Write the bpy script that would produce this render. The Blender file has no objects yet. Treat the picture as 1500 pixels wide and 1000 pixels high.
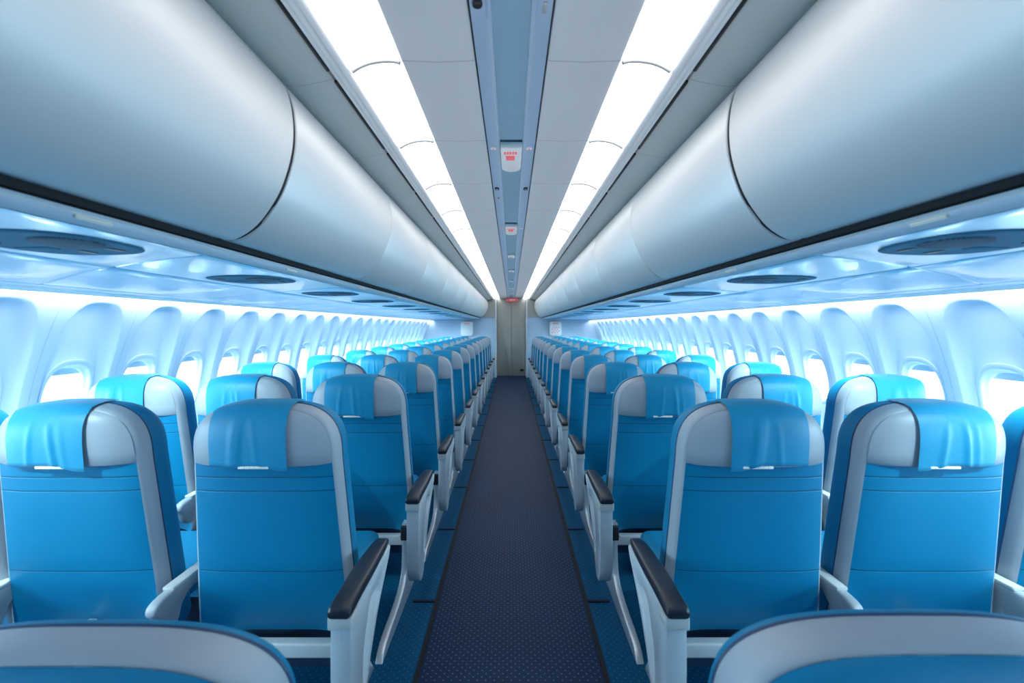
import bpy, math, random
from math import sin, cos, pi, radians
random.seed(4)
S = bpy.context.scene
COL = S.collection
EYE = 1.40
END = 12.6          # end wall distance
ORD = ['first','second','third','fourth','fifth','sixth','seventh','eighth','ninth','tenth','eleventh','twelfth',
       'thirteenth','fourteenth','fifteenth','sixteenth','seventeenth','eighteenth','nineteenth','twentieth',
       'twenty-first','twenty-second','twenty-third','twenty-fourth','twenty-fifth','twenty-sixth','twenty-seventh','twenty-eighth']

# ------------------------------------------------------------------ materials
def new_mat(name, color, rough=.5, metal=0., spec=.5, coat=0., sheen=0.):
    m = bpy.data.materials.new(name); m.use_nodes = True
    b = m.node_tree.nodes['Principled BSDF']
    b.inputs['Base Color'].default_value = (*color, 1)
    b.inputs['Roughness'].default_value = rough
    b.inputs['Metallic'].default_value = metal
    b.inputs['Specular IOR Level'].default_value = spec
    b.inputs['Coat Weight'].default_value = coat
    b.inputs['Sheen Weight'].default_value = sheen
    return m
def nodes(m): return m.node_tree.nodes, m.node_tree.links, m.node_tree.nodes['Principled BSDF']
def add_noise(m, scale, amount, bump=0., coord='Object'):
    n, l, b = nodes(m)
    tc = n.new('ShaderNodeTexCoord'); t = n.new('ShaderNodeTexNoise'); t.inputs['Scale'].default_value = scale
    t.inputs['Detail'].default_value = 4
    l.new(tc.outputs[coord], t.inputs['Vector'])
    if amount:
        r = n.new('ShaderNodeMapRange'); r.inputs['To Min'].default_value = 1-amount; r.inputs['To Max'].default_value = 1+amount
        l.new(t.outputs['Fac'], r.inputs['Value'])
        mx = n.new('ShaderNodeVectorMath'); mx.operation = 'SCALE'
        mx.inputs[0].default_value = b.inputs['Base Color'].default_value[:3]
        l.new(r.outputs['Result'], mx.inputs['Scale']); l.new(mx.outputs['Vector'], b.inputs['Base Color'])
    if bump:
        bp = n.new('ShaderNodeBump'); bp.inputs['Strength'].default_value = bump; bp.inputs['Distance'].default_value = .002
        l.new(t.outputs['Fac'], bp.inputs['Height']); l.new(bp.outputs['Normal'], b.inputs['Normal'])
    return m
def emis(name, color, strength):
    m = new_mat(name, (.8,.8,.8)); b = m.node_tree.nodes['Principled BSDF']
    b.inputs['Emission Color'].default_value = (*color, 1); b.inputs['Emission Strength'].default_value = strength
    return m
def seam_lines(m, axis, positions=None, period=None, offset=0., width=.002, dark=.45, src='Object'):
    """darken the base colour and dent the surface along lines at given coordinates"""
    n, l, b = nodes(m)
    tc = n.new('ShaderNodeTexCoord'); sp = n.new('ShaderNodeSeparateXYZ'); l.new(tc.outputs[src], sp.inputs[0])
    val = sp.outputs[axis]
    def mth(op, a, bb=None):
        x = n.new('ShaderNodeMath'); x.operation = op
        for i, v in enumerate((a, bb)):
            if v is None: continue
            if isinstance(v, (int, float)): x.inputs[i].default_value = v
            else: l.new(v, x.inputs[i])
        return x.outputs[0]
    if period:
        d = mth('ABSOLUTE', mth('SUBTRACT', mth('FLOORED_MODULO', mth('ADD', val, period/2-offset), period), period/2))
    else:
        d = None
        for p in positions:
            e = mth('ABSOLUTE', mth('SUBTRACT', val, p)); d = e if d is None else mth('MINIMUM', d, e)
    mr = n.new('ShaderNodeMapRange'); mr.interpolation_type = 'SMOOTHSTEP'
    mr.inputs['From Min'].default_value = width*.3; mr.inputs['From Max'].default_value = width
    mr.inputs['To Min'].default_value = dark; mr.inputs['To Max'].default_value = 1
    l.new(d, mr.inputs['Value'])
    mx = n.new('ShaderNodeVectorMath'); mx.operation = 'SCALE'
    if b.inputs['Base Color'].is_linked:
        src_s = b.inputs['Base Color'].links[0].from_socket; l.new(src_s, mx.inputs[0])
    else: mx.inputs[0].default_value = b.inputs['Base Color'].default_value[:3]
    l.new(mr.outputs['Result'], mx.inputs['Scale']); l.new(mx.outputs['Vector'], b.inputs['Base Color'])
    bp = n.new('ShaderNodeBump'); bp.inputs['Strength'].default_value = .6; bp.inputs['Distance'].default_value = .004
    l.new(mr.outputs['Result'], bp.inputs['Height'])
    if b.inputs['Normal'].is_linked: l.new(b.inputs['Normal'].links[0].from_socket, bp.inputs['Normal'])
    l.new(bp.outputs['Normal'], b.inputs['Normal'])
    return m

M = {}
M['blue'] = seam_lines(add_noise(new_mat('blue seat leather', (.001,.175,.335), .45, spec=.3), 9, .06, .15), 'Z', [.575,.858,.905], width=.0032, dark=.58)
M['blue_plain'] = add_noise(new_mat('blue shell fabric', (.002,.18,.34), .55, spec=.3), 14, .06, .2)
M['cover'] = add_noise(new_mat('headrest cover cloth', (.002,.24,.43), .5, spec=.35, sheen=.1), 60, .06, .25)
M['silver'] = add_noise(new_mat('silver leather', (.33,.37,.42), .42, spec=.4), 12, .04, .1)
M['piping'] = new_mat('dark piping', (.01,.05,.12), .5)
M['tab'] = seam_lines(new_mat('cream tab', (.78,.76,.68), .6), 'X', period=.016, width=.002, dark=.8)
M['plastic'] = add_noise(new_mat('pale grey plastic', (.52,.56,.60), .35), 6, .03, 0)
M['plastic_cap'] = new_mat('warm grey plastic', (.55,.56,.55), .35)
M['pad'] = add_noise(new_mat('black armrest pad', (.016,.020,.030), .32), 30, .1, .2)
M['armgrey'] = new_mat('grey plastic', (.34,.37,.40), .4)
M['metal'] = new_mat('brushed aluminium', (.60,.63,.66), .33, metal=.55)
M['black'] = new_mat('black plastic', (.008,.010,.014), .45)
M['navy'] = add_noise(new_mat('navy pouch fabric', (.008,.03,.075), .7), 30, .2, .3)
M['bin'] = add_noise(new_mat('satin bin lacquer', (.66,.645,.64), .45, metal=.40, coat=.0), 3, .01, 0)
M['backing'] = new_mat('gap backing', (.003,.005,.010), .8)
M['psu'] = add_noise(new_mat('glossy service panel', (.28,.58,.78), .30, spec=.5, coat=.2), 3, .03, 0)
M['psu_lip'] = new_mat('service panel lip', (.50,.58,.66), .35)
M['bezel'] = new_mat('blue grey bezel', (.06,.19,.29), .8, spec=.1)
M['grille'] = seam_lines(new_mat('speaker grille', (.09,.15,.21), .8, spec=.1), 'X', period=.006, width=.0015, dark=.6)
M['wall'] = add_noise(new_mat('side wall liner', (.60,.73,.84), .5), 2, .01, 0)
M['rim'] = new_mat('window rim', (.74,.83,.90), .3)
M['ceil'] = seam_lines(add_noise(new_mat('ceiling panel', (.60,.63,.64), .5, spec=.3), 2, .02, 0), 'Y', period=.565, offset=1.32, width=.004, dark=.72)
M['ceil_mid'] = add_noise(new_mat('ceiling channel', (.27,.44,.56), .42, spec=.4), 2, .02, 0)
M['ceil_rail'] = add_noise(new_mat('ceiling channel side', (.36,.48,.62), .4, spec=.4), 2, .02, 0)
M['cove'] = seam_lines(add_noise(new_mat('cove panel', (.68,.67,.62), .5), 2, .03, 0), 'Y', period=.565, offset=1.336, width=.003, dark=.75)
M['trimwhite'] = new_mat('white light trim', (.92,.92,.90), .35)
M['light'] = emis('lit diffuser', (1,.985,.96), 3.9)
M['rib'] = new_mat('joint rib grey', (.34,.35,.36), .6)
M['glow'] = emis('wall wash strip', (1,.99,.96), 3.0)
M['sign'] = new_mat('sign plastic', (.86,.88,.86), .3)
M['red'] = emis('red sign', (.85,.12,.14), .35); M['red'].node_tree.nodes['Principled BSDF'].inputs['Base Color'].default_value = (.75,.14,.16,1)
M['signwhite'] = new_mat('sign white', (.9,.88,.86), .4)
M['door'] = add_noise(new_mat('end door laminate', (.36,.38,.35), .45), 3, .04, 0)
M['bulk'] = add_noise(new_mat('bulkhead laminate', (.42,.55,.68), .45), 3, .03, 0)
M['dotgrey'] = new_mat('light lens', (.8,.85,.88), .2)

# floor materials
def floor_mat(name, base, dot, rough, scale, far=None):
    m = new_mat(name, base, rough, spec=.14); n, l, b = nodes(m)
    b.inputs['Specular Tint'].default_value = (.45,.65,1,1)
    tc = n.new('ShaderNodeTexCoord'); mp = n.new('ShaderNodeMapping'); mp.inputs['Scale'].default_value = (scale, scale, scale)
    mp.inputs['Rotation'].default_value = (0, 0, radians(45))
    l.new(tc.outputs['Object'], mp.inputs['Vector'])
    v = n.new('ShaderNodeTexVoronoi'); v.voronoi_dimensions = '2D'; v.inputs['Scale'].default_value = 1; v.inputs['Randomness'].default_value = .0
    l.new(mp.outputs['Vector'], v.inputs['Vector'])
    r = n.new('ShaderNodeMapRange'); r.interpolation_type = 'SMOOTHSTEP'
    r.inputs['From Min'].default_value = .06; r.inputs['From Max'].default_value = .17
    r.inputs['To Min'].default_value = 1; r.inputs['To Max'].default_value = 0
    l.new(v.outputs['Distance'], r.inputs['Value'])
    mx = n.new('ShaderNodeMix'); mx.data_type = 'RGBA'
    mx.inputs['A'].default_value = (*base, 1); mx.inputs['B'].default_value = (*dot, 1)
    l.new(r.outputs['Result'], mx.inputs['Factor']); l.new(mx.outputs['Result'], b.inputs['Base Color'])
    bp = n.new('ShaderNodeBump'); bp.inputs['Strength'].default_value = .4; bp.inputs['Distance'].default_value = .002
    l.new(r.outputs['Result'], bp.inputs['Height']); l.new(bp.outputs['Normal'], b.inputs['Normal'])
    return m
M_ = 0
M['aisle'] = floor_mat('dotted navy aisle vinyl', (.009,.024,.060), (.10,.18,.30), .5, 42)
M['carpet'] = floor_mat('dotted blue floor', (.002,.075,.17), (.02,.20,.36), .6, 42)
M['strip'] = new_mat('dark floor edging', (.006,.009,.015), .6, spec=.2)

def glass_mat():
    m = bpy.data.materials.new('window pane'); m.use_nodes = True
    n, l = m.node_tree.nodes, m.node_tree.links
    for x in list(n): n.remove(x)
    o = n.new('ShaderNodeOutputMaterial'); t = n.new('ShaderNodeBsdfTransparent'); g = n.new('ShaderNodeBsdfGlossy')
    t.inputs['Color'].default_value = (.96,.98,1,1); g.inputs['Roughness'].default_value = .05
    f = n.new('ShaderNodeFresnel'); f.inputs['IOR'].default_value = 1.35
    mx = n.new('ShaderNodeMixShader'); q = n.new('ShaderNodeMath'); q.operation = 'MULTIPLY'; q.inputs[1].default_value = .15; l.new(f.outputs[0], q.inputs[0]); l.new(q.outputs[0], mx.inputs[0]); l.new(t.outputs[0], mx.inputs[1]); l.new(g.outputs[0], mx.inputs[2])
    l.new(mx.outputs[0], o.inputs['Surface']); return m
M['glass'] = glass_mat()

# ------------------------------------------------------------------ mesh helpers
class MB:
    def __init__(s): s.v = []; s.f = []
    def add(s, verts, faces):
        o = len(s.v); s.v += [tuple(p) for p in verts]; s.f += [tuple(i+o for i in f) for f in faces]; return s
    def grid(s, rows, close_u=False, flip=False):
        n = len(rows[0]); vs = [p for r in rows for p in r]; fs = []
        for i in range(len(rows)-1):
            for j in range(n if close_u else n-1):
                a = i*n+j; b = i*n+(j+1) % n; c = (i+1)*n+(j+1) % n; d = (i+1)*n+j
                fs.append((a,d,c,b) if flip else (a,b,c,d))
        return s.add(vs, fs)
    def box(s, c, h, bev=0.):
        """bevelled box, c centre, h half sizes"""
        if bev <= 0:
            vs = [(c[0]+sx*h[0], c[1]+sy*h[1], c[2]+sz*h[2]) for sx in (-1,1) for sy in (-1,1) for sz in (-1,1)]
            return s.add(vs, [(0,1,3,2),(4,6,7,5),(0,4,5,1),(2,3,7,6),(0,2,6,4),(1,5,7,3)])
        return s.prism(rrect(h[0], h[1], bev, 3), c[2]-h[2], c[2]+h[2], bev*.7, (c[0], c[1]))
    def prism(s, poly, z0, z1, bev=0., off=(0,0), axis='z'):
        """extrude closed 2D poly with bevelled ends"""
        def ring(k, z):
            if k: 
                pts = inset(poly, k)
            else: pts = poly
            out = []
            for (x, y) in pts:
                x += off[0]; y += off[1]
                out.append({'z': (x,y,z), 'x': (z,x,y), 'y': (x,z,y)}[axis])
            return out
        rings = []
        if bev: rings += [ring(bev, z0), ring(bev*.3, z0+bev*.3), ring(0, z0+bev), ring(0, z1-bev), ring(bev*.3, z1-bev*.3), ring(bev, z1)]
        else: rings += [ring(0, z0), ring(0, z1)]
        n = len(poly); o = len(s.v)
        s.grid(rings, close_u=True)
        s.f.append(tuple(o+i for i in range(n))[::-1]); s.f.append(tuple(o+(len(rings)-1)*n+i for i in range(n)))
        return s
    def tube(s, path, r, seg=8):
        rows = []
        from mathutils import Vector
        P = [Vector(p) for p in path]
        for i, p in enumerate(P):
            t = (P[min(i+1, len(P)-1)]-P[max(i-1, 0)]).normalized()
            up = Vector((0,1,0)) if abs(t.y) < .9 else Vector((1,0,0))
            a = t.cross(up).normalized(); b = t.cross(a)
            rows.append([tuple(p+a*r*cos(2*pi*k/seg)+b*r*sin(2*pi*k/seg)) for k in range(seg)])
        return s.grid(rows, close_u=True)
    def mesh(s, name, mat, smooth=True, angle=40):
        me = bpy.data.meshes.new(name); me.from_pydata(s.v, [], s.f); me.validate()
        import bmesh
        b = bmesh.new(); b.from_mesh(me); bmesh.ops.remove_doubles(b, verts=b.verts, dist=1e-5)
        bmesh.ops.recalc_face_normals(b, faces=b.faces)
        if smooth:
            for f in b.faces: f.smooth = True
            for e in b.edges:
                if len(e.link_faces) == 2 and e.calc_face_angle(0) > radians(angle): e.smooth = False
        b.to_mesh(me); b.free()
        me.materials.append(mat); return me
    def build(s, name, mat, parent=None, smooth=True, angle=40, loc=(0,0,0)):
        return link(name, s.mesh(name, mat, smooth, angle), parent, loc)
def link(name, me, parent=None, loc=(0,0,0)):
    o = bpy.data.objects.new(name, me); COL.objects.link(o); o.location = loc
    if parent: o.parent = parent
    return o
def inset(poly, k):
    n = len(poly); out = []
    A = sum(poly[i][0]*poly[(i+1) % n][1]-poly[(i+1) % n][0]*poly[i][1] for i in range(n))
    sg = 1 if A > 0 else -1
    for i in range(n):
        a, b, c = poly[i-1], poly[i], poly[(i+1) % n]
        def nrm(p, q):
            dx, dy = q[0]-p[0], q[1]-p[1]; L = math.hypot(dx, dy) or 1; return (-dy/L*sg, dx/L*sg)
        n1, n2 = nrm(a, b), nrm(b, c); mx, my = n1[0]+n2[0], n1[1]+n2[1]; L = math.hypot(mx, my) or 1
        out.append((b[0]+mx/L*k, b[1]+my/L*k))
    return out
def rrect(hx, hy, r, seg=4):
    r = min(r, hx*.99, hy*.99); out = []
    for cx, cy, a0 in ((hx-r, hy-r, 0), (-hx+r, hy-r, 90), (-hx+r, -hy+r, 180), (hx-r, -hy+r, 270)):
        for k in range(seg+1):
            a = radians(a0+90*k/seg); out.append((cx+r*cos(a), cy+r*sin(a)))
    return out
def sell(a, b, n, th):
    c, s_ = cos(th), sin(th)
    return (a*math.copysign(abs(c)**(2/n), c), b*math.copysign(abs(s_)**(2/n), s_))
def catmull(pts, k=4):
    out = []
    for i in range(len(pts)-1):
        p0 = pts[max(i-1, 0)]; p1 = pts[i]; p2 = pts[i+1]; p3 = pts[min(i+2, len(pts)-1)]
        for j in range(k):
            t = j/k
            out.append(tuple(.5*((2*p1[d])+(-p0[d]+p2[d])*t+(2*p0[d]-5*p1[d]+4*p2[d]-p3[d])*t*t+(-p0[d]+3*p1[d]-3*p2[d]+p3[d])*t**3) for d in range(len(p1))))
    out.append(tuple(pts[-1])); return out
def tag(o, label=None, cat=None, group=None, kind=None):
    if label: o['label'] = label
    if cat: o['category'] = cat
    if group: o['group'] = group
    if kind: o['kind'] = kind
    return o
def empty(name, loc=(0,0,0)):
    o = bpy.data.objects.new(name, None); COL.objects.link(o); o.location = loc; o.empty_display_size = .05; return o
def copy_tree(o, parent=None):
    c = o.copy(); COL.objects.link(c)
    if parent: c.parent = parent
    for ch in o.children: copy_tree(ch, c)
    return c
def structure(o): o['kind'] = 'structure'; return o

# ------------------------------------------------------------------ seat
Z0, ZH, HT = .293, .948, .184
NS = 3.3
def y0(z): return .095*(ZH+HT-z)/.8
def hw(z): return .257-.034*(z-Z0)/(ZH-Z0)
HW = hw(ZH)
low_z = [Z0, .310, .328, .35, .38, .42, .46, .51, .555, .575, .595, .64, .69, .74, .80, .85, .88, .905, .93, .95]
def low_w(z):
    w = hw(z)
    if z < .35: w -= .03*((.35-z)/.04)**2
    return w
head = [sell(HW, HT, NS, pi/2*k/16) for k in range(17)]         # (x, dz)
rows_wz = [(low_w(z), z) for z in low_z] + [(x, ZH+dz) for x, dz in head[1:]]
rows_wz[-1] = (0.0, ZH+HT)
def outline():
    L = [(-w, z) for w, z in rows_wz]; R = [(w, z) for w, z in rows_wz[:-1]][::-1]
    return L+R
OUT = outline()
def out_normals():
    N = []
    for i in range(len(OUT)):
        a = OUT[max(i-1, 0)]; b = OUT[min(i+1, len(OUT)-1)]
        dx, dz = b[0]-a[0], b[1]-a[1]; L = math.hypot(dx, dz); N.append((-dz/L, dx/L))
    return N
ON = out_normals()
def loop(off, dy):
    return [(x+nx*off, y0(z)+dy, z+nz*off) for (x, z), (nx, nz) in zip(OUT, ON)]
def torso_y(u, z):
    b = .016*(1-abs(u)**5)
    if z < .575: b *= 1-.9*((.575-z)/.265)**1.5 
    y = y0(z)-b
    if z < .575: y += (.10*(.575-z)+.5*(.575-z)**2)*(1-abs(u)**6)
    k = math.exp(-((z-.575)/.012)**2)*.004+math.exp(-((z-.88)/.03)**2)*.002
    return y+k*(1-abs(u)**6)
def head_y(u, t):
    """t 0..1 from head bottom to top"""
    return y0(ZH+HT*t)-.040*(1-abs(u)**3.5)*max(0, 1-t**4)**.7 - .002
US = [-1,-.97,-.93,-.87,-.78,-.65,-.5,-.35,-.2,0,.2,.35,.5,.65,.78,.87,.93,.97,1]
PARTS = {}
def make_seat_meshes():
    m = MB(); zs = [(w, z) for w, z in rows_wz if z <= .951]+[(HW, .965)]
    m.grid([[(u*w, torso_y(u, z)+(.05 if z < Z0+.001 else 0), z) for u in US] for w, z in zs])
    PARTS['backrest'] = (m.mesh('backrest', M['blue']))
    m = MB(); rows = []
    rows.append([(u*HW*.96, y0(ZH)+.0, ZH+.004) for u in US])
    rows.append([(u*HW*.985, head_y(u, 0)+.010, ZH-.002) for u in US])
    rows.append([(u*HW, head_y(u, 0)+.001, ZH+.004) for u in US])
    for x, dz in head[1:]:
        rows.append([(u*x, head_y(u, dz/HT), ZH+dz) for u in US])
    m.grid(rows); PARTS['headrest'] = m.mesh('headrest', M['silver'], angle=60)
    PARTS['headrest_blue'] = m.mesh('headrest', M['blue_plain'], angle=60)
    m = MB(); m.grid([loop(-.002, .0), loop(.005, .002), loop(.011, .018), loop(.014, .036), loop(.015, .052)])
    PARTS['side_trim'] = m.mesh('side_trim', M['silver'], angle=60)
    m = MB(); m.tube(loop(.0150, .053), .0028, 6); PARTS['piping'] = m.mesh('piping', M['piping'])
    m = MB()
    rl = loop(-.004, .142); k = len(rows_wz)
    m.grid([loop(.015, .053), loop(.017, .075), loop(.014, .10), loop(.007, .125), rl])
    cap = []
    for i in range(k):
        a = rl[i]; b = rl[len(rl)-1-i] if i < k-1 else rl[i]
        cap.append([tuple(a[d]+(b[d]-a[d])*j/4 for d in range(3)) for j in range(5)])
    m.grid(cap); PARTS['back_shell'] = m.mesh('back_shell', M['blue_plain'], angle=60)
make_seat_meshes()
m = MB(); m.grid([loop(.015, .053), loop(.016, .060), loop(.010, .068), loop(-.03, .085), loop(-.08, .12)])
PARTS['back_shell_front'] = m.mesh('back_shell', M['blue_plain'], angle=60)

def topz(x):
    x = min(abs(x), HW*.995); return ZH+HT*(1-(x/HW)**NS)**(1/NS)
def cover_mesh(side, wide=None, drop=.957, seed=0):
    """cloth draped over the head; side = direction away from the aisle"""
    xc = .024*side if not wide else 0; hwid = .124 if not wide else wide
    nx, rows = 44, []
    rnd = random.Random(seed)
    folds = [(rnd.uniform(-.06,.05)+.01, rnd.uniform(.006,.010), rnd.uniform(.002,.0045)) for _ in range(4)]
    def surf_y(x, z):
        zt = topz(x); u = min(1, abs(x)/ (HW if z <= ZH else max(.02, HW*(max(0, 1-((z-ZH)/HT)**NS))**(1/NS))))
        return head_y(u, max(0, min(1, (z-ZH)/HT)))
    cols = []
    for i in range(nx+1):
        x = xc-hwid+2*hwid*i/nx; zt = topz(x); c = []
        off = .005
        c.append((x, y0(zt)+.10, zt+.014+off))
        c.append((x, y0(zt)+.05, zt+.015+off)); c.append((x, y0(zt)+.02, zt+.012+off))
        c.append((x, y0(zt)-.002, zt+.006+off)); 
        zb = drop+.002*sin(x*22+seed)-.016*max(0, min(1, (-side*(x-xc)-.03)/.06))
        for j in range(1, 20):
            t = j/19; z = zt-(zt-zb)*(t**1.35)
            if z > zt-.004: z = zt-.004
            amt = min(1, max(0, (t-.05)*1.6)); f = 0
            for (fx, fw, fa) in folds:
                cx = xc+fx+(.02*(t-.5))*(1 if fx > 0 else -1)
                f += fa*math.exp(-((x-cx)/fw)**2)
            c.append((x, surf_y(x, z)-off-.002-f*amt-.004*t, z))
        # hem turned under
        c.append((x, c[-1][1]+.004, zb-.002)); cols.append(c)
    m = MB(); m.grid(cols); return m.mesh('headrest_cover', M['cover'], angle=80)
def tab_mesh(side):
    m = MB(); m.box((-.005*side-.01, head_y(0,0)-.009, .9515), (.048, .003, .0042), .002); return m.mesh('hook_tape_tab', M['tab'])
for s in (-1, 1):
    PARTS['cover', s] = [cover_mesh(s, seed=k) for k in range(3)]
    PARTS['tab', s] = tab_mesh(s)
PARTS['cover_front'] = cover_mesh(1, wide=.165, seed=7)

def cushion_mesh():
    m = MB(); rows = []
    for z, k, in ((.395, .02), (.405, .004), (.43, 0), (.46, 0), (.48, .006), (.492, .02), (.498, .045)):
        rows.append([(x, y+.36, z) for x, y in inset(rrect(.192, .235, .05, 5), k)])
    m.grid(rows, close_u=True); n = len(rows[0])
    m.f.append(tuple(range(n))[::-1]); m.f.append(tuple((len(rows)-1)*n+i for i in range(n)))
    return m.mesh('seat_cushion', M['blue_plain'])
PARTS['cushion'] = cushion_mesh()
m = MB(); m.prism(rrect(.020, .026, .008), -.245, .245, .004, (.125, .268), 'x'); PARTS['frame'] = m.mesh('seat_frame', M['plastic'])
m = MB(); m.box((0, .30, .215), (.20, .15, .04), .02); PARTS['pouch'] = m.mesh('under_seat_pouch', M['navy'])
# leg: slender post, pivot and floor rail, drawn at x=0 (side profile in y,z)
def leg_mesh():
    m = MB(); 
    m.prism(catmull([(-.40,.0),(-.34,.045),(-.10,.075),(.02,.12),(.05,.20),(.06,.38)],3)+catmull([(.11,.38),(.10,.22),(.12,.13),(.30,.09),(.38,.0)],3), -.016, .016, .004, (0,0), 'x')
    return m.mesh('leg', M['metal'], angle=50)
PARTS['leg'] = leg_mesh()
m = MB(); m.box((0, .055, .335), (.019, .018, .035), .006); PARTS['pivot'] = m.mesh('pivot_cover', M['black'])

# aisle armrest, centred on x=0: D shaped side body with an opening, black pad, cap
def arm_body():
    """closed ring shape: outer outline and hole, in (y,z)"""
    outer = catmull([(-.19,.565),(-.192,.42),(-.185,.27),(-.165,.205),(-.13,.178),(-.09,.19),(-.05,.25),(0,.335),(.09,.44),(.20,.53),(.235,.568),(.10,.572),(-.05,.572),(-.19,.565)], 4)[:-1]
    hole = catmull([(-.045,.46),(-.075,.40),(-.085,.33),(-.075,.285),(-.055,.29),(-.02,.36),(.04,.44),(.09,.495),(.05,.515),(-.01,.51),(-.045,.46)], 4)[:-1]
    # resample both by angle about a shared centre for a clean bridge
    c = (-.02, .43)
    def ray(poly, a):
        dx, dy = cos(a), sin(a); best = None
        for i in range(len(poly)):
            p, q = poly[i-1], poly[i]
            ex, ey = q[0]-p[0], q[1]-p[1]; den = dx*ey-dy*ex
            if abs(den) < 1e-12: continue
            t = ((p[0]-c[0])*ey-(p[1]-c[1])*ex)/den; s = ((p[0]-c[0])*dy-(p[1]-c[1])*dx)/den
            if t > 0 and -1e-6 <= s <= 1+1e-6 and (best is None or t > best): best = t
        best = best or .05
        return (c[0]+dx*best, c[1]+dy*best)
    A = [2*pi*i/72 for i in range(72)]
    O = [ray(outer, a) for a in A]; H = [ray(hole, a) for a in A]
    def L(poly, x, k=0):
        p = inset(poly, k) if k else poly
        return [(x, y, z) for y, z in p]
    h = .030; b = .007
    m = MB()
    m.grid([L(H, -h+b), L(H, -h, -b), L(O, -h, b*1.3), L(O, -h+b*.4, b*.3), L(O, -h+b*1.4), L(O, h-b*1.4), L(O, h-b*.4, b*.3), L(O, h, b*1.3), L(H, h, -b), L(H, h-b), L(H, -h+b)], close_u=True)
    return m.mesh('armrest', M['plastic'], angle=50)
PARTS['arm'] = arm_body()
def pad_mesh():
    m = MB(); rows = []
    for y, w, zb, zt in ((-.204,.022,.575,.585),(-.203,.031,.570,.594),(-.19,.033,.568,.602),(-.10,.033,.572,.606),(0,.034,.574,.606),(.10,.031,.574,.604),(.18,.028,.573,.600),(.225,.022,.572,.592),(.238,.012,.574,.584)):
        r = min(.011, (zt-zb)*.45)
        rows.append([(x, y, (zb+zt)/2+z) for x, z in rrect(w, (zt-zb)/2, r, 3)])
    m.grid(rows, close_u=True); n = len(rows[0]); m.f.append(tuple(range(n))); m.f.append(tuple((len(rows)-1)*n+i for i in range(n))[::-1])
    return m.mesh('armrest_pad', M['pad'], angle=60)
PARTS['pad'] = pad_mesh()
m = MB(); m.prism(rrect(.034, .031, .006), .535, .570, .003, (0,-.168)); PARTS['cap'] = m.mesh('armrest_cap', M['plastic_cap'])
# slim arm between two seats
m = MB(); m.prism(catmull([(-.03,.49),(-.045,.51),(-.03,.535),(.05,.545),(.30,.545),(.34,.53),(.30,.51),(.10,.50),(.05,.42),(.0,.43),(-.03,.49)],3)[:-1], -.018, .018, .008, (0,0), 'x')
PARTS['midarm'] = m.mesh('armrest', M['armgrey'], angle=50)
m = MB(); m.box((0, .17, .549), (.019, .14, .006), .004); PARTS['midpad'] = m.mesh('armrest_pad', M['plastic_cap'])

def seat(name, kind, side, k, x, y, sx=1., pitch=.6, sz=1., dz=0., front=False, far=False):
    """side -1 left block, +1 right block; kind aisle / middle / window"""
    t = empty(name, (x, y, 0)); t.scale = (sx, 1.3 if front else 1, sz)
    link('backrest', PARTS['backrest'], t)
    link('side_trim', PARTS['side_trim'], t)
    link('back_shell', PARTS['back_shell_front' if front else 'back_shell'], t)
    if not far: link('piping', PARTS['piping'], t)
    h = link('headrest', PARTS['headrest'], t); h['label'] = 'silver grey padded headrest'
    if front: h.data = PARTS['headrest_blue']; h['label'] = 'blue padded headrest'
    else:
        c = link('headrest_cover', PARTS['cover', side][k % 3], h)
        if not far: link('hook_tape_tab', PARTS['tab', side], h)
    c = link('seat_cushion', PARTS['cushion'], t)
    c.location = (0, .10, -.065)
    if front: c.scale = (1, .55, 1)
    f = link('seat_frame', PARTS['frame'], t); link('under_seat_pouch', PARTS['pouch'], t)
    lx = {'aisle': -side*.235, 'middle': 0, 'window': side*.12}[kind]
    l = link('leg', PARTS['leg'], t, (lx, 0, 0))
    if kind == 'aisle' and not front:
        link('pivot_cover', PARTS['pivot'], l)
        a = link('armrest', PARTS['arm'], t, (-side*.330, 0, .014))
        p = link('armrest_pad', PARTS['pad'], a); p['label'] = 'black armrest pad'
        link('armrest_cap', PARTS['cap'], a)
    if kind != 'window': b = link('armrest', PARTS['midarm'], t, (side*pitch/2/sx, 0, -.02)); link('armrest_pad', PARTS['midpad'], b); b.scale = (1 if pitch > .52 else .6, 1, 1)
    return t

P = .80
SXROW = {1: 1.01, 2: 1.0, 3: .87, 4: .82}
XC = {1: (.80, 1.395, 1.97), 2: (.77, 1.355, 1.92), 3: (.73, 1.22, 1.71), 4: (.71, 1.175, 1.635)}
XL = {1: (.815, 1.46, 1.99), 2: (.785, 1.375, 1.93)}
rowword = lambda r: ORD[r-1]+' row from the camera'
for r in range(1, 14):
    yy = 1.44+P*(r-1); sx = SXROW.get(r, .80)
    for side in (-1, 1):
        xs = (XL if side < 0 and r in XL else XC).get(r, (.70, 1.16, 1.60))
        for j, kind in enumerate(('aisle', 'middle', 'window')):
            x = side*xs[j]
            t = seat('airplane_seat', kind, side, r+j, x, yy, sx, (xs[min(j, 1)+1]-xs[min(j, 1)]), far=r > 7)
            sw = 'left' if side < 0 else 'right'
            if r == 13: rr = 'last row by the bulkhead'
            elif r == 1: rr = 'first full row'
            else: rr = ORD[r-1]+' full row back'
            tag(t, 'blue and silver %s seat on the %s of the aisle, %s' % (kind, sw, rr), 'seat', 'blue airplane seats with silver trim and cloth headrest covers')
# nearest pair, low and cropped by the bottom edge
for side in (-1, 1):
    t = seat('airplane_seat', 'aisle', side, 3, side*(.660 if side < 0 else .632), .64, 1.27, .68, sz=.805 if side < 0 else .82, front=True)
    tag(t, 'nearest blurred seat top with silver band, cropped at the %s bottom corner' % ('left' if side < 0 else 'right'), 'seat', 'blue airplane seats with silver trim and cloth headrest covers')

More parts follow.
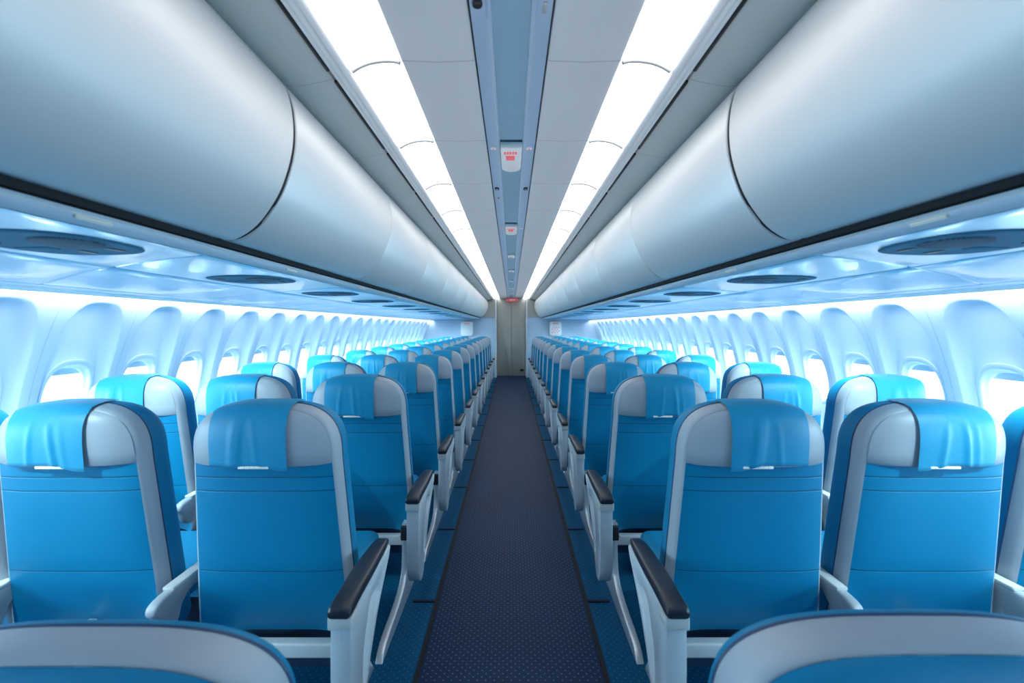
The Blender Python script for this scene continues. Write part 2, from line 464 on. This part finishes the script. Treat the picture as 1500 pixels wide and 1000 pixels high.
# ------------------------------------------------------------------ floor
Y0, Y1 = -.9, END
def plate(x0, x1, y0_, y1_, z0, z1, name, mat, bev=0):
    m = MB(); m.box(((x0+x1)/2, (y0_+y1_)/2, (z0+z1)/2), ((x1-x0)/2, (y1_-y0_)/2, (z1-z0)/2)); return m.build(name, mat, smooth=False)
structure(plate(-2.45, 2.45, Y0, Y1, -.05, 0, 'floor', M['carpet']))
o = plate(-.368, .368, Y0, Y1, 0, .004, 'floor_runner', M['aisle']); tag(o, 'dark navy dotted vinyl runner along the aisle floor', 'floor runner')
n = 0
for sgn in (-1, 1):
    n += 1; structure(plate(sgn*.378-.010, sgn*.378+.010, Y0, Y1, 0, .008, 'trim_%d' % n, M['strip']))
for i in range(13):
    for sgn in (-1, 1):
        n += 1; a, b = sorted((sgn*.388, sgn*.50)); yy = 2.26-P+P*i
        structure(plate(a, b, yy-.008, yy+.008, 0, .005, 'trim_%d' % n, M['strip']))
def nt():
    global n
    n += 1; return 'trim_%d' % n

# ------------------------------------------------------------------ ceiling
def strip(prof, name, mat, y0_=Y0, y1_=Y1, thick=None, ny=1, angle=40, side=1):
    """open profile [(x,z)] swept along the cabin"""
    m = MB(); m.grid([[(side*x, y0_+(y1_-y0_)*i/ny, z+EYE) for x, z in prof] for i in range(ny+1)])
    return m.build(name, mat, angle=angle)
structure(strip([(-.054,.812),(.054,.812)], 'ceiling', M['ceil_mid']))
for s in (-1, 1):
    structure(strip([(.050,.812),(.050,.792),(.056,.788),(.060,.792),(.104,.800)], nt(), M['ceil_rail'], side=s))
    structure(strip([(.103,.80),(.103,.83),(.109,.83),(.109,.80)], nt(), M['black'], side=s))
    structure(strip([(.108,.812),(.109,.794),(.114,.790),(.22,.786),(.325,.790),(.330,.796),(.330,.86)], 'ceiling_panel_%s' % ('left' if s < 0 else 'right'), M['ceil'], side=s))
    # white trims beside the light, then the grooved edge before the cove
    structure(strip([(.476,.80),(.478,.762),(.486,.752),(.496,.749),(.500,.756),(.503,.748),(.511,.744),(.515,.75),(.518,.742),(.524,.740),(.526,.75)], nt(), M['trimwhite'], side=s))
    structure(strip([(.526,.75),(.529,.765),(.536,.765),(.537,.745),(.56,.738),(.60,.730),(.65,.722),(.70,.726),(.78,.76)], nt(), M['cove'], side=s))
    structure(strip([(.32,.87),(.46,.87),(.47,.80)], nt(), M['trimwhite'], side=s))
# lit diffuser panels
def light_mesh():
    m = MB(); prof = catmull([(.331,.787),(.345,.791),(.365,.793),(.395,.791),(.425,.785),(.452,.774),(.474,.760)], 3)
    rows = []
    L = .557
    for y, dz in ((0,.02),(.002,.004),(.008,0),(L-.008,0),(L-.002,.004),(L,.02)):
        rows.append([(x, y, z+dz) for x, z in prof])
    m.grid(rows); return m.mesh('ceiling_light', M['light'], angle=60)
def rib_mesh():
    prof = catmull([(.331,.784),(.345,.788),(.365,.790),(.395,.788),(.425,.782),(.452,.771),(.474,.757)], 3)
    m = MB(); m.tube([(x, -.003, z) for x, z in prof], .0065, 6); return m.mesh('joint_rib', M['rib'])
lm = light_mesh()
rm = rib_mesh(); rm2 = rm.copy()
for v in rm2.vertices: v.co.x *= -1
rm2.flip_normals()
lm2 = lm.copy()
for v in lm2.vertices: v.co.x *= -1
lm2.flip_normals()
vent = MB(); vent.box((0, .26, 0), (.0045, .255, .004), .002); vm = vent.mesh('air_vent', M['black'])
k = 0; y = 1.32-.565*2
while y < END-.1:
    L = min(.565, END-.02-y)
    for s in (-1, 1):
        o = link('ceiling_light', lm if s > 0 else lm2, None, (0, y+.004, EYE)); o.scale = (1, L/.565, 1)
        link('joint_rib', rm if s > 0 else rm2, o)
        sw = 'left' if s < 0 else 'right'
        tag(o, 'glowing white diffuser, %s from the camera in the %s light strip' % (ORD[k], sw), 'ceiling light', 'glowing diffusers in the ceiling light strips')
        o = link('air_vent', vm, None, (s*.5325, y+.02, EYE+.7435)); o.scale = (1, L/.565, 1)
        tag(o, 'thin black air slot, %s from the camera beside the %s light strip' % (ORD[k], sw), 'air vent', 'thin black air slots beside the light strips')
    k += 1; y += .565

# ceiling devices ------------------------------------------------
def sign_unit(y, w=.047, L=.30):
    t = empty('ceiling_sign', (0, y, EYE+.808))
    m = MB(); m.prism([(-w, -L/2+.0)]+[(-w, L/2-.05)]+[(w*cos(a), L/2-.05+.05*sin(a)) for a in [pi-pi*i/10 for i in range(1, 10)]]+[(w, L/2-.05),(w, -L/2)], -.030, 0, .006)
    for i, v in enumerate(m.v): m.v[i] = (v[0], v[1], v[2]-.004)
    m.build('housing', M['sign'], t)
    z = -.034
    m = MB(); m.box((-.004, -.045, z-.003), (.020, .020, .003), .002); m.build('red_lamp', M['red'], t)['label'] = 'red rectangle'
    m = MB()
    for i in range(5): m.box((-.028+.012*i, -.100, z-.001), (.0045, .011, .002))
    m.build('lettering', M['red'], t, smooth=False)
    return t
for i, (yy, lab) in enumerate(((2.08, 'nearest white ceiling sign with a red bar, in the centre channel'), (3.62, 'second white ceiling sign with red marks, down the centre channel'))):
    tag(sign_unit(yy), lab, 'sign', 'white signs in the ceiling channel')
for i, yy in enumerate((5.05, 6.4, 7.8, 9.2, 10.6)):
    t = empty('ceiling_lamp', (0, yy, EYE+.812))
    m = MB(); m.prism(rrect(.040, .10, .02), -.022, 0, .006); m.build('housing', M['sign'], t)
    m = MB(); m.prism(rrect(.022, .06, .012), -.026, -.020, .002); m.build('lens', M['dotgrey'], t)
    tag(t, 'small pale lamp housing, %s beyond the two signs in the centre channel' % ORD[i], 'ceiling lamp', 'small lamp housings in the ceiling channel')
def disc(r, h, seg=24): return [(r*cos(2*pi*i/seg), r*sin(2*pi*i/seg)) for i in range(seg)]
for i, yy in enumerate((1.98, 3.60)):
    for s in (-1, 1):
        t = empty('call_indicator', (s*.080, yy, EYE+.799))
        m = MB(); m.prism(disc(.014, 0), -.008, 0, .003); m.build('housing', M['signwhite'], t)
        m = MB(); m.box((0, 0, -.009), (.002, .007, .0015)); m.build('marking', M['red'], t, smooth=False)
        tag(t, 'round white indicator with a red mark on the %s channel rail, beside the %s sign' % ('left' if s < 0 else 'right', ORD[i]), 'indicator', 'round white indicators beside ceiling signs')
for (x, yy, lab) in ((-.082, 2.56, 'small black sensor on the left channel rail'), (.082, 2.56, 'small black sensor on the right channel rail'), (-.080, 2.74, 'small grey slotted sensor on the left channel rail behind the black one')):
    t = empty('ceiling_sensor', (x, yy, EYE+.797))
    m = MB(); m.prism(rrect(.012, .022, .006), -.006, 0, .002); m.build('housing', M['black'] if 'black sensor on' in lab else M['metal'], t)
    m = MB(); m.prism(disc(.005, 0, 12), -.008, -.004, .001); m.build('lens', M['dotgrey'] if 'black sensor on' in lab else M['black'], t)
    tag(t, lab, 'sensor')
t = empty('smoke_detector', (-.083, 1.10, EYE+.797))
m = MB(); m.prism(rrect(.020, .05, .014), -.008, 0, .003); m.build('mounting_plate', M['ceil_rail'], t)
m = MB(); m.prism(disc(.013, 0), -.018, -.006, .004, (0, -.02)); m.build('sensor_dome', M['black'], t)
tag(t, 'dark round detector on a small plate at the top of the left channel rail', 'detector')
t = empty('ceiling_hatch_latch', (.083, 1.10, EYE+.797))
m = MB(); m.prism(rrect(.020, .05, .014), -.006, 0, .003); m.build('mounting_plate', M['ceil_rail'], t)
m = MB(); m.prism(rrect(.006, .02, .004), -.010, -.004, .001); m.build('catch', M['metal'], t)
tag(t, 'flat latch plate at the top of the right channel rail', 'latch')

# ------------------------------------------------------------------ overhead bins
bprof = catmull([(.850,.256),(.822,.250),(.790,.257),(.745,.287),(.708,.330),(.673,.388),(.650,.450),(.636,.510),(.632,.570),(.637,.630),(.648,.675),(.664,.706),(.69,.728),(.74,.742)], 4)
bfull = bprof+[(.80,.75),(1.15,.75),(1.2,.60),(1.2,.30),(1.0,.262)]
def bin_mesh(y0_, y1_, side):
    m = MB(); b = .005
    def R(k, y): return [(side*x, y, z+EYE) for x, z in (inset(bfull, k) if k else bfull)]
    rows = [R(b, y0_), R(b*.25, y0_+b*.3), R(0, y0_+b), R(0, y1_-b), R(b*.25, y1_-b*.3), R(b, y1_)]
    m.grid(rows, close_u=True); nn = len(bfull); m.f.append(tuple(range(nn))); m.f.append(tuple(5*nn+i for i in range(nn))[::-1])
    return m
edges = [-.85, .27]+[1.30+1.05*i for i in range(11)]
edges[-1] = END-.45
edges = [e for e in edges if e < END-.4]
for s in (-1, 1):
    sw = 'left' if s < 0 else 'right'
    for i in range(1, len(edges)-1):
        a, b = edges[i], edges[i+1]; 
        if i == 1: a = -.85
        g0 = .009 if i == 2 else .0025; g1 = .009 if i == 1 else .0025
        m = bin_mesh(a+g0, b-g1, s); t = m.build('overhead_bin', M['bin'], angle=50)
        if i == 2:
            q = MB(); pr_ = inset(bprof, -.005) if False else [(x+.006*(1 if z > .3 else .3), z+(.006 if z < .35 else 0)) for x, z in bprof]
            q.grid([[(s*x, y_, z+EYE) for x, z in pr_] for y_ in (a-.0095, a+.0095)]); q.build('edge_seal', M['backing'], t)
        lab = 'large curved pale grey overhead bin nearest the camera on the %s' % sw if i == 1 else 'curved pale grey overhead bin on the %s, %s from the camera' % (sw, ORD[i-1])
        tag(t, lab, 'overhead bin', 'curved overhead bins along both sides')
    back = [(x+.03*(1 if z < .7 else .5), z+(.02 if z < .35 else 0)) for x, z in bprof]
    structure(strip([(1.1,.24),(.86,.24),(.856,.262)]+back[2:-4], nt(), M['backing'], y1_=END-.45, side=s))
    # bin end cheek near the bulkhead

# ------------------------------------------------------------------ service panels under the bins
def shear(X): return .75*max(0, (X-.885)/1.3)**1.25
def psu_mesh(y0_, y1_, prof, side, g=.0025):
    m = MB(); rows = []
    for y, e in ((y0_+g, .006), (y0_+g+.003, .0015), (y0_+g+.008, 0), (y1_-g-.008, 0), (y1_-g-.003, .0015), (y1_-g, .006)):
        rows.append([(side*x, y+shear(x), z+EYE+e) for x, z in prof])
    m.grid(rows); return m
lipp = [(.875,.238),(.860,.234),(.855,.224),(.862,.214),(.885,.207)]
inner = [(.885,.206),(.90,.2035),(.93,.203),(.98,.2025),(1.04,.2015),(1.12,.200),(1.20,.198),(1.28,.1965),(1.315,.196),(1.322,.200)]
outer = [(1.332,.200),(1.338,.1955),(1.45,.1935),(1.6,.191),(1.8,.187),(2.0,.183),(2.04,.1825),(2.046,.187)]
pe = [-1.6, .22]+[1.28+1.05*i for i in range(11)]
for s in (-1, 1):
    sw = 'left' if s < 0 else 'right'
    structure(strip(lipp, nt(), M['psu_lip'], y1_=END-.4, side=s))
    structure(strip([(2.052,.187),(2.056,.182),(2.12,.180),(2.17,.178),(2.185,.181),(2.19,.20)], nt(), M['psu'], y1_=END-.4, side=s))
    structure(strip([(.87,.222),(2.2,.205)], nt(), M['backing'], y1_=END-.4, side=s))
    for i in range(len(pe)-1):
        a, b = pe[i], pe[i+1]
        if a > END-1.3: continue
        t = psu_mesh(a, b, inner, s).build('service_panel', M['psu'], angle=50)
        o = psu_mesh(a, b, outer, s).build('outer_panel', M['psu'], t, angle=50)
        lab = 'glossy pale blue service panel under the nearest bin on the %s' % sw if i == 0 else 'glossy pale blue service panel under the bins on the %s, %s from the camera' % (sw, ORD[i])
        tag(t, lab, 'service panel', 'glossy panels under the overhead bins')
# speaker / reading light units
def unit_meshes():
    d = {}
    m = MB(); rows = []
    def E(a, b, z, nn=2.6): return [(*sell(a, b, nn, 2*pi*i/48), z) for i in range(48)]
    m.grid([E(.155,.155,.0), E(.153,.153,-.002), E(.146,.146,-.0035), E(.130,.130,-.002), E(.10,.09,-.002), E(.02,.02,-.002)], close_u=True)
    m.f.append(tuple(5*48+i for i in range(48)))
    d['bezel'] = m.mesh('bezel', M['bezel'], angle=50)
    m = MB(); m.prism(disc(.066,0,32), -.005, .006, .002); d['speaker'] = m.mesh('speaker_grille', M['grille'])
    m = MB(); m.prism(rrect(.045, .020, .012), -.004, .004, .002); d['lens'] = m.mesh('reading_light', M['bezel'])
    m = MB(); m.prism(rrect(.010, .022, .004), -.004, .004, .001); d['btn'] = m.mesh('call_button', M['black'])
    m = MB(); m.prism(rrect(.004, .040, .003), -.004, .004, .001); d['plate'] = m.mesh('row_marker', M['tab'])
    return d
U = unit_meshes()
for s in (-1, 1):
    sw = 'left' if s < 0 else 'right'
    for i in range(13):
        yy = 1.07+.82*i
        t = empty('reading_light_unit', (s*1.10, yy, EYE+.199)); t.rotation_euler = (0, radians(1.0)*s, 0)
        link('bezel', U['bezel'], t)
        link('speaker_grille', U['speaker'], t, (-s*.06, -.03, -.002))
        link('reading_light', U['lens'], t, (s*.085, .04, -.001))
        if i < 6:
            link('call_button', U['btn'], t, (s*.015, .10, 0)); link('call_button', U['btn'], t, (s*.105, -.05, 0)); link('call_button', U['btn'], t, (-s*.08, .075, 0))
        lab = 'oval blue grey speaker and reading light unit on the %s, %s from the camera' % (sw, ORD[i])
        tag(t, lab, 'reading light unit', 'oval speaker and reading light units')
        if i < 5:
            o = link('row_marker', U['plate'], None, (s*.856, yy-.16, EYE+.217)); o.rotation_euler = (0, s*radians(50), 0)
            tag(o, 'tiny cream marker plate on the %s bin lip, %s from the camera' % (sw, ORD[i]), 'marker plate', 'tiny marker plates on the bin lips')

# ------------------------------------------------------------------ side walls with windows
def Xw(z):
    if z >= .85: return 2.42-.22*max(0, (z-.85)/.73)**1.6
    return 2.42-.10*((.85-z)/.85)**2
WB, WT, WH = .50, 1.555, .231
CZ = 1.05; NWN = 3.0
def rect_hit(a, hx, z0_, z1_):
    dx, dz = cos(a), sin(a); t = 1e9
    if dx: t = min(t, hx/abs(dx))
    if dz > 0: t = min(t, (z1_-CZ)/dz)
    if dz < 0: t = min(t, (z0_-CZ)/dz)
    return (dx*t, CZ+dz*t)
corner = [math.atan2(zz-CZ, sx*WH) % (2*pi) for sx in (-1,1) for zz in (WB, WT)]
ANG = sorted([2*pi*(i+.5)/80 for i in range(80)]+corner)
def sup(a, hx, hz, cz, nn):
    c, s_ = abs(cos(a))/hx, abs(sin(a))/hz; r = (c**nn+s_**nn)**(-1/nn)
    return (r*cos(a), cz+r*sin(a))
def module_rows(yc, side, hx=WH):
    rows = []
    def ring(fn, depth):
        out = []
        for a in ANG:
            sx, z = fn(a); d = depth(z) if callable(depth) else depth
            out.append((side*(Xw(z)+d), yc+sx, z))
        return out
    up = lambda z: max(0., min(1., (z-.85)/.6))
    rec = lambda k: (lambda a: sup(a, .187*k, .500*k if sin(a) > 0 else .46*k, 1.03+(1-k)*.0, 3.2))
    win = lambda k: (lambda a: sup(a, .118*k, .178*k, 1.0, 2.8))
    rows.append(ring(lambda a: rect_hit(a, hx, WB, WT), 0))
    rows.append(ring(lambda a: rect_hit(a, hx-.003, WB, WT), 0))
    rows.append(ring(rec(1.03), 0))
    rows.append(ring(rec(1.0), .003))
    rows.append(ring(rec(.985), lambda z: .010+.030*up(z)))
    rows.append(ring(rec(.96), lambda z: .016+.050*up(z)))
    rows.append(ring(rec(.91), lambda z: .022+.060*up(z)))
    rows.append(ring(rec(.84), lambda z: .027+.062*up(z)))
    def mix(k, A, B): return lambda a: tuple(A(a)[d]*(1-k)+B(a)[d]*k for d in (0, 1))
    for k in (.3, .6, .85):
        rows.append(ring(mix(k, rec(.84), win(1.28)), lambda z: .030+.062*up(z)*(1-k*.3)))
    rows.append(ring(win(1.22), .044))
    return rows
M['wall'] = seam_lines(M['wall'], 'Y', period=1e3, offset=-500, width=.0001, dark=1)
for s in (-1, 1):
    sw = 'left' if s < 0 else 'right'
    yc0, nm = (1.97, WH*2) if s < 0 else (2.17, WH*2)
    ys = []; y = yc0
    while y > -.6: y -= nm
    while y < END-.75:
        ys.append(y); y += nm
    m = MB()
    for yc in ys: m.grid(module_rows(yc, s), close_u=True)
    ya, yb = ys[0]-WH, ys[-1]+WH
    zlow = [0,.1,.2,.3,.4,WB]
    m.grid([[(s*Xw(z), y_, z) for z in zlow] for y_ in (ya, yb)])
    m.grid([[(s*Xw(z), y_, z) for z in [0,.25,.5,.75,1,1.2,1.4,WT]] for y_ in (yb, END)])
    m.grid([[(s*Xw(z), y_, z) for z in [0,.25,.5,.75,1,1.2,1.4,WT]] for y_ in (-.9, ya)])
    structure(m.build('wall_%s' % sw, M['wall'], angle=60))
    # panel joints: slim ribs proud of the liner
    for i, yc in enumerate(ys):
        if i % 2 == 0 or yc < .9: 
            pass
        m = MB(); m.grid([[(s*(Xw(z)-.0015), yc+WH+dy, z) for z in [WB,.7,.85,1,1.15,1.3,1.4,1.5,WT]] for dy in (-.002, .002)])
        structure(m.build(nt(), M['psu_lip']))
    # glowing wash along the top of the wall
    structure(strip([(2.188,.160),(2.200,.158)], nt(), M['glow'], y1_=END-.4, side=s))
    structure(strip([(2.19,.20),(2.186,.163),(2.188,.160)], nt(), M['trimwhite'], y1_=END-.4, side=s))
    structure(strip([(2.199,.150),(2.26,.20),(2.19,.21)], nt(), M['trimwhite'], y1_=END-.4, side=s))
    # windows
    zc = 1.0; xb = Xw(1.0)
    def fr(k, depth, hz=.178, hx=.118):
        out = []
        for i in range(48):
            a = 2*pi*i/48; sx, z = sup(a, hx*k, hz*k, 1.0, 2.8); out.append((s*(Xw(z)+depth), sx, z))
        return out
    fm = MB(); fm.grid([fr(1.24,.046), fr(1.22,.040), fr(1.16,.038), fr(1.10,.040), fr(1.06,.046), fr(1.04,.062), fr(1.0,.066), fr(.97,.075), fr(.95,.11), fr(1.1,.115)], close_u=True)
    frame_me = fm.mesh('window', M['rim'], angle=50)
    pm = MB(); pr = fr(1.0, .098); c = (s*(Xw(1.0)+.098), 0, 1.0)
    pm.add(pr+[c], [(i, (i+1) % 48, 48) for i in range(48)]); pane_me = pm.mesh('window_pane', M['glass'])
    sm = MB()
    top = []; 
    for i in range(13):
        a = pi*.16+(pi*.68)*i/12; sx, z = sup(a, .117, .176, 1.0, 2.8); top.append((sx, z))
    sm.grid([[(s*(Xw(z)+.085), y_, z) for y_, z in top], [(s*(Xw(1.13)+.082), y_*1.0, 1.135) for y_, z in top]])
    shade_me = sm.mesh('window_shade', M['rim'])
    for i, yc in enumerate(ys):
        if yc < .3: continue
        o = link('window_%d' % (i+1+(40 if s > 0 else 0)), frame_me, None, (0, yc, 0)); structure(o)
        link('window_pane', pane_me, o); link('window_shade', shade_me, o)

# ------------------------------------------------------------------ far end
structure(plate(-2.45, 2.45, END, END+.05, 0, 2.4, 'wall_far', M['bulk']))
for s in (-1, 1):
    a, b = sorted((s*.44, s*2.42))
    o = plate(a, b, END-.40, END-.02, 0, EYE+.24, 'wall_end_%s' % ('left' if s < 0 else 'right'), M['bulk']); structure(o)
    a, b = sorted((s*.44, s*1.2))
    structure(plate(a, b, END-.42, END-.02, EYE+.24, EYE+.82, nt(), M['door']))
    a, b = sorted((s*.405, s*.445)); structure(plate(a, b, END-.46, END-.03, 0, EYE+.76, nt(), M['plastic']))
t = empty('door_1', (0, END-.03, 0)); structure(t)
for s in (-1, 1):
    m = MB(); m.prism(rrect(.198, 1.08, .006), 0, .03, .004, (s*.202, 1.085)); 
    for i, v in enumerate(m.v): m.v[i] = (v[0], -v[2], v[1])
    m.build('door_leaf', M['door'], t)
m = MB(); m.box((.30, -.04, .17), (.05, .02, .03), .01); m.build('door_stop', M['black'], t)
t = empty('exit_sign', (.03, END-.14, EYE+.745))
m = MB(); m.prism([(.17*cos(a), .055*sin(a)) for a in [2*pi*i/32 for i in range(32)]], 0, .03, .006)
for i, v in enumerate(m.v): m.v[i] = (v[0], -v[2], v[1])
m.build('sign_face', M['red'], t)
m = MB()
for i, (x, zz, w_, h_) in enumerate(((-.06,.005,.012,.022),(-.03,-.01,.016,.016),(0,-.002,.012,.020),(.03,-.012,.014,.012),(.06,.004,.016,.02))):
    m.box((x, -.033, zz), (w_, .004, h_))
m.build('lettering', M['signwhite'], t, smooth=False)
m = MB(); m.box((0, -.015, .062), (.03, .012, .012)); m.build('bracket', M['metal'], t, smooth=False)
tag(t, 'red oval sign with white marks above the end door', 'sign')
for s in (-1, 1):
    t = empty('equipment_box', (s*1.21, END-.40, 1.34))
    m = MB(); m.prism(rrect(.165, .20, .07, 6), 0, .12, .03)
    for i, v in enumerate(m.v): m.v[i] = (v[0], -v[2], v[1])
    m.build('housing', M['signwhite'], t)
    m = MB()
    for i in range(5): m.box((-.06+.03*i, -.122, .14+.012*((i % 2)-.5)), (.012, .003, .012))
    if s > 0:
        for r_ in range(4):
            for i in range(6):
                if (i+r_) % 2: m.box((-.09+.034*i, -.122, .03-.045*r_), (.012, .003, .014))
    m.build('lettering', M['red'], t, smooth=False)
    tag(t, 'rounded white box with %s on the end bulkhead, %s of the door' % ('a small red line' if s < 0 else 'several red marks', 'left' if s < 0 else 'right'), 'equipment box')
# rear wall behind the camera and roof shell
structure(plate(-2.45, 2.45, -.95, -.9, 0, 2.4, 'wall_near', M['bulk']))
structure(plate(-2.6, 2.6, -.95, END+.05, EYE+.90, EYE+.95, 'ceiling_shell', M['backing']))
for s in (-1, 1):
    a, b = sorted((s*2.19, s*2.6)); structure(plate(a, b, -.95, END+.05, EYE+.205, EYE+.23, nt(), M['backing']))
    a, b = sorted((s*2.2, s*2.25)); structure(plate(a, b, -.95, END+.05, EYE+.22, EYE+.95, nt(), M['backing']))

# ------------------------------------------------------------------ light
def area(name, loc, rot, sx, sy, power, color, spread=None):
    L = bpy.data.lights.new(name, 'AREA'); L.shape = 'RECTANGLE'; L.size = sx; L.size_y = sy; L.energy = power; L.color = color
    if spread: L.spread = spread
    o = bpy.data.objects.new(name, L); COL.objects.link(o); o.location = loc; o.rotation_euler = rot; return o
for s in (-1, 1):
    # daylight outside the windows, shining in and slightly down
    area('daylight', (s*2.85, END/2, 1.12), (0, s*radians(90-24), 0), .8, END+1, 1150, (.52,.85,1.0), radians(130))
    # wall wash lamp in the cove above the windows
    area('wall_wash', (s*2.165, END/2-.3, 1.553), (0, -s*radians(14), 0), .02, END, 27, (1,.98,.95))
for i in range(39):
    # added fill spots without fixtures, aimed up from the floor to brighten the ceiling
    L = bpy.data.lights.new('ceiling_fill', 'SPOT'); L.energy = 20; L.color = (1,.98,.95); L.spot_size = radians(38); L.spot_blend = .6; L.shadow_soft_size = 0
    o = bpy.data.objects.new('ceiling_fill', L); COL.objects.link(o); o.location = (0, .2+.3*i, .03); o.rotation_euler = (pi, 0, 0)
for i in range(13):
    for s in (-1, 1):
        # added fill spots under the bins, brightening the middle and window seats ahead
        L = bpy.data.lights.new('seat_fill', 'SPOT'); L.energy = 64; L.color = (.66,.95,1); L.spot_size = radians(110); L.spot_blend = 1; L.shadow_soft_size = 0
        o = bpy.data.objects.new('seat_fill', L); COL.objects.link(o); o.location = (s*1.72, .72+.8*i, EYE+.16); o.rotation_euler = (radians(38), 0, 0)
W = bpy.data.worlds.new('World'); S.world = W; W.use_nodes = True
W.node_tree.nodes['Background'].inputs['Color'].default_value = (.92,.97,1,1)
W.node_tree.nodes['Background'].inputs['Strength'].default_value = 2.2

# ------------------------------------------------------------------ camera
cam = bpy.data.cameras.new('camera'); co = bpy.data.objects.new('camera', cam); COL.objects.link(co)
co.location = (0, 0, EYE); co.rotation_euler = (radians(90), 0, 0)
cam.sensor_width = 36; cam.lens = 36*650/1500; cam.shift_x = .0007; cam.shift_y = -22/1500
cam.clip_start = .02
cam.dof.use_dof = True; cam.dof.focus_distance = 2.8; cam.dof.aperture_fstop = 2.8
S.camera = co
S.view_settings.view_transform = 'Standard'; S.view_settings.look = 'None'
S.view_settings.exposure = 0; S.view_settings.gamma = 1
S.cycles.max_bounces = 8; S.cycles.diffuse_bounces = 5; S.cycles.transparent_max_bounces = 8
S.cycles.use_denoising = True
S.cycles.caustics_reflective = False; S.cycles.caustics_refractive = False
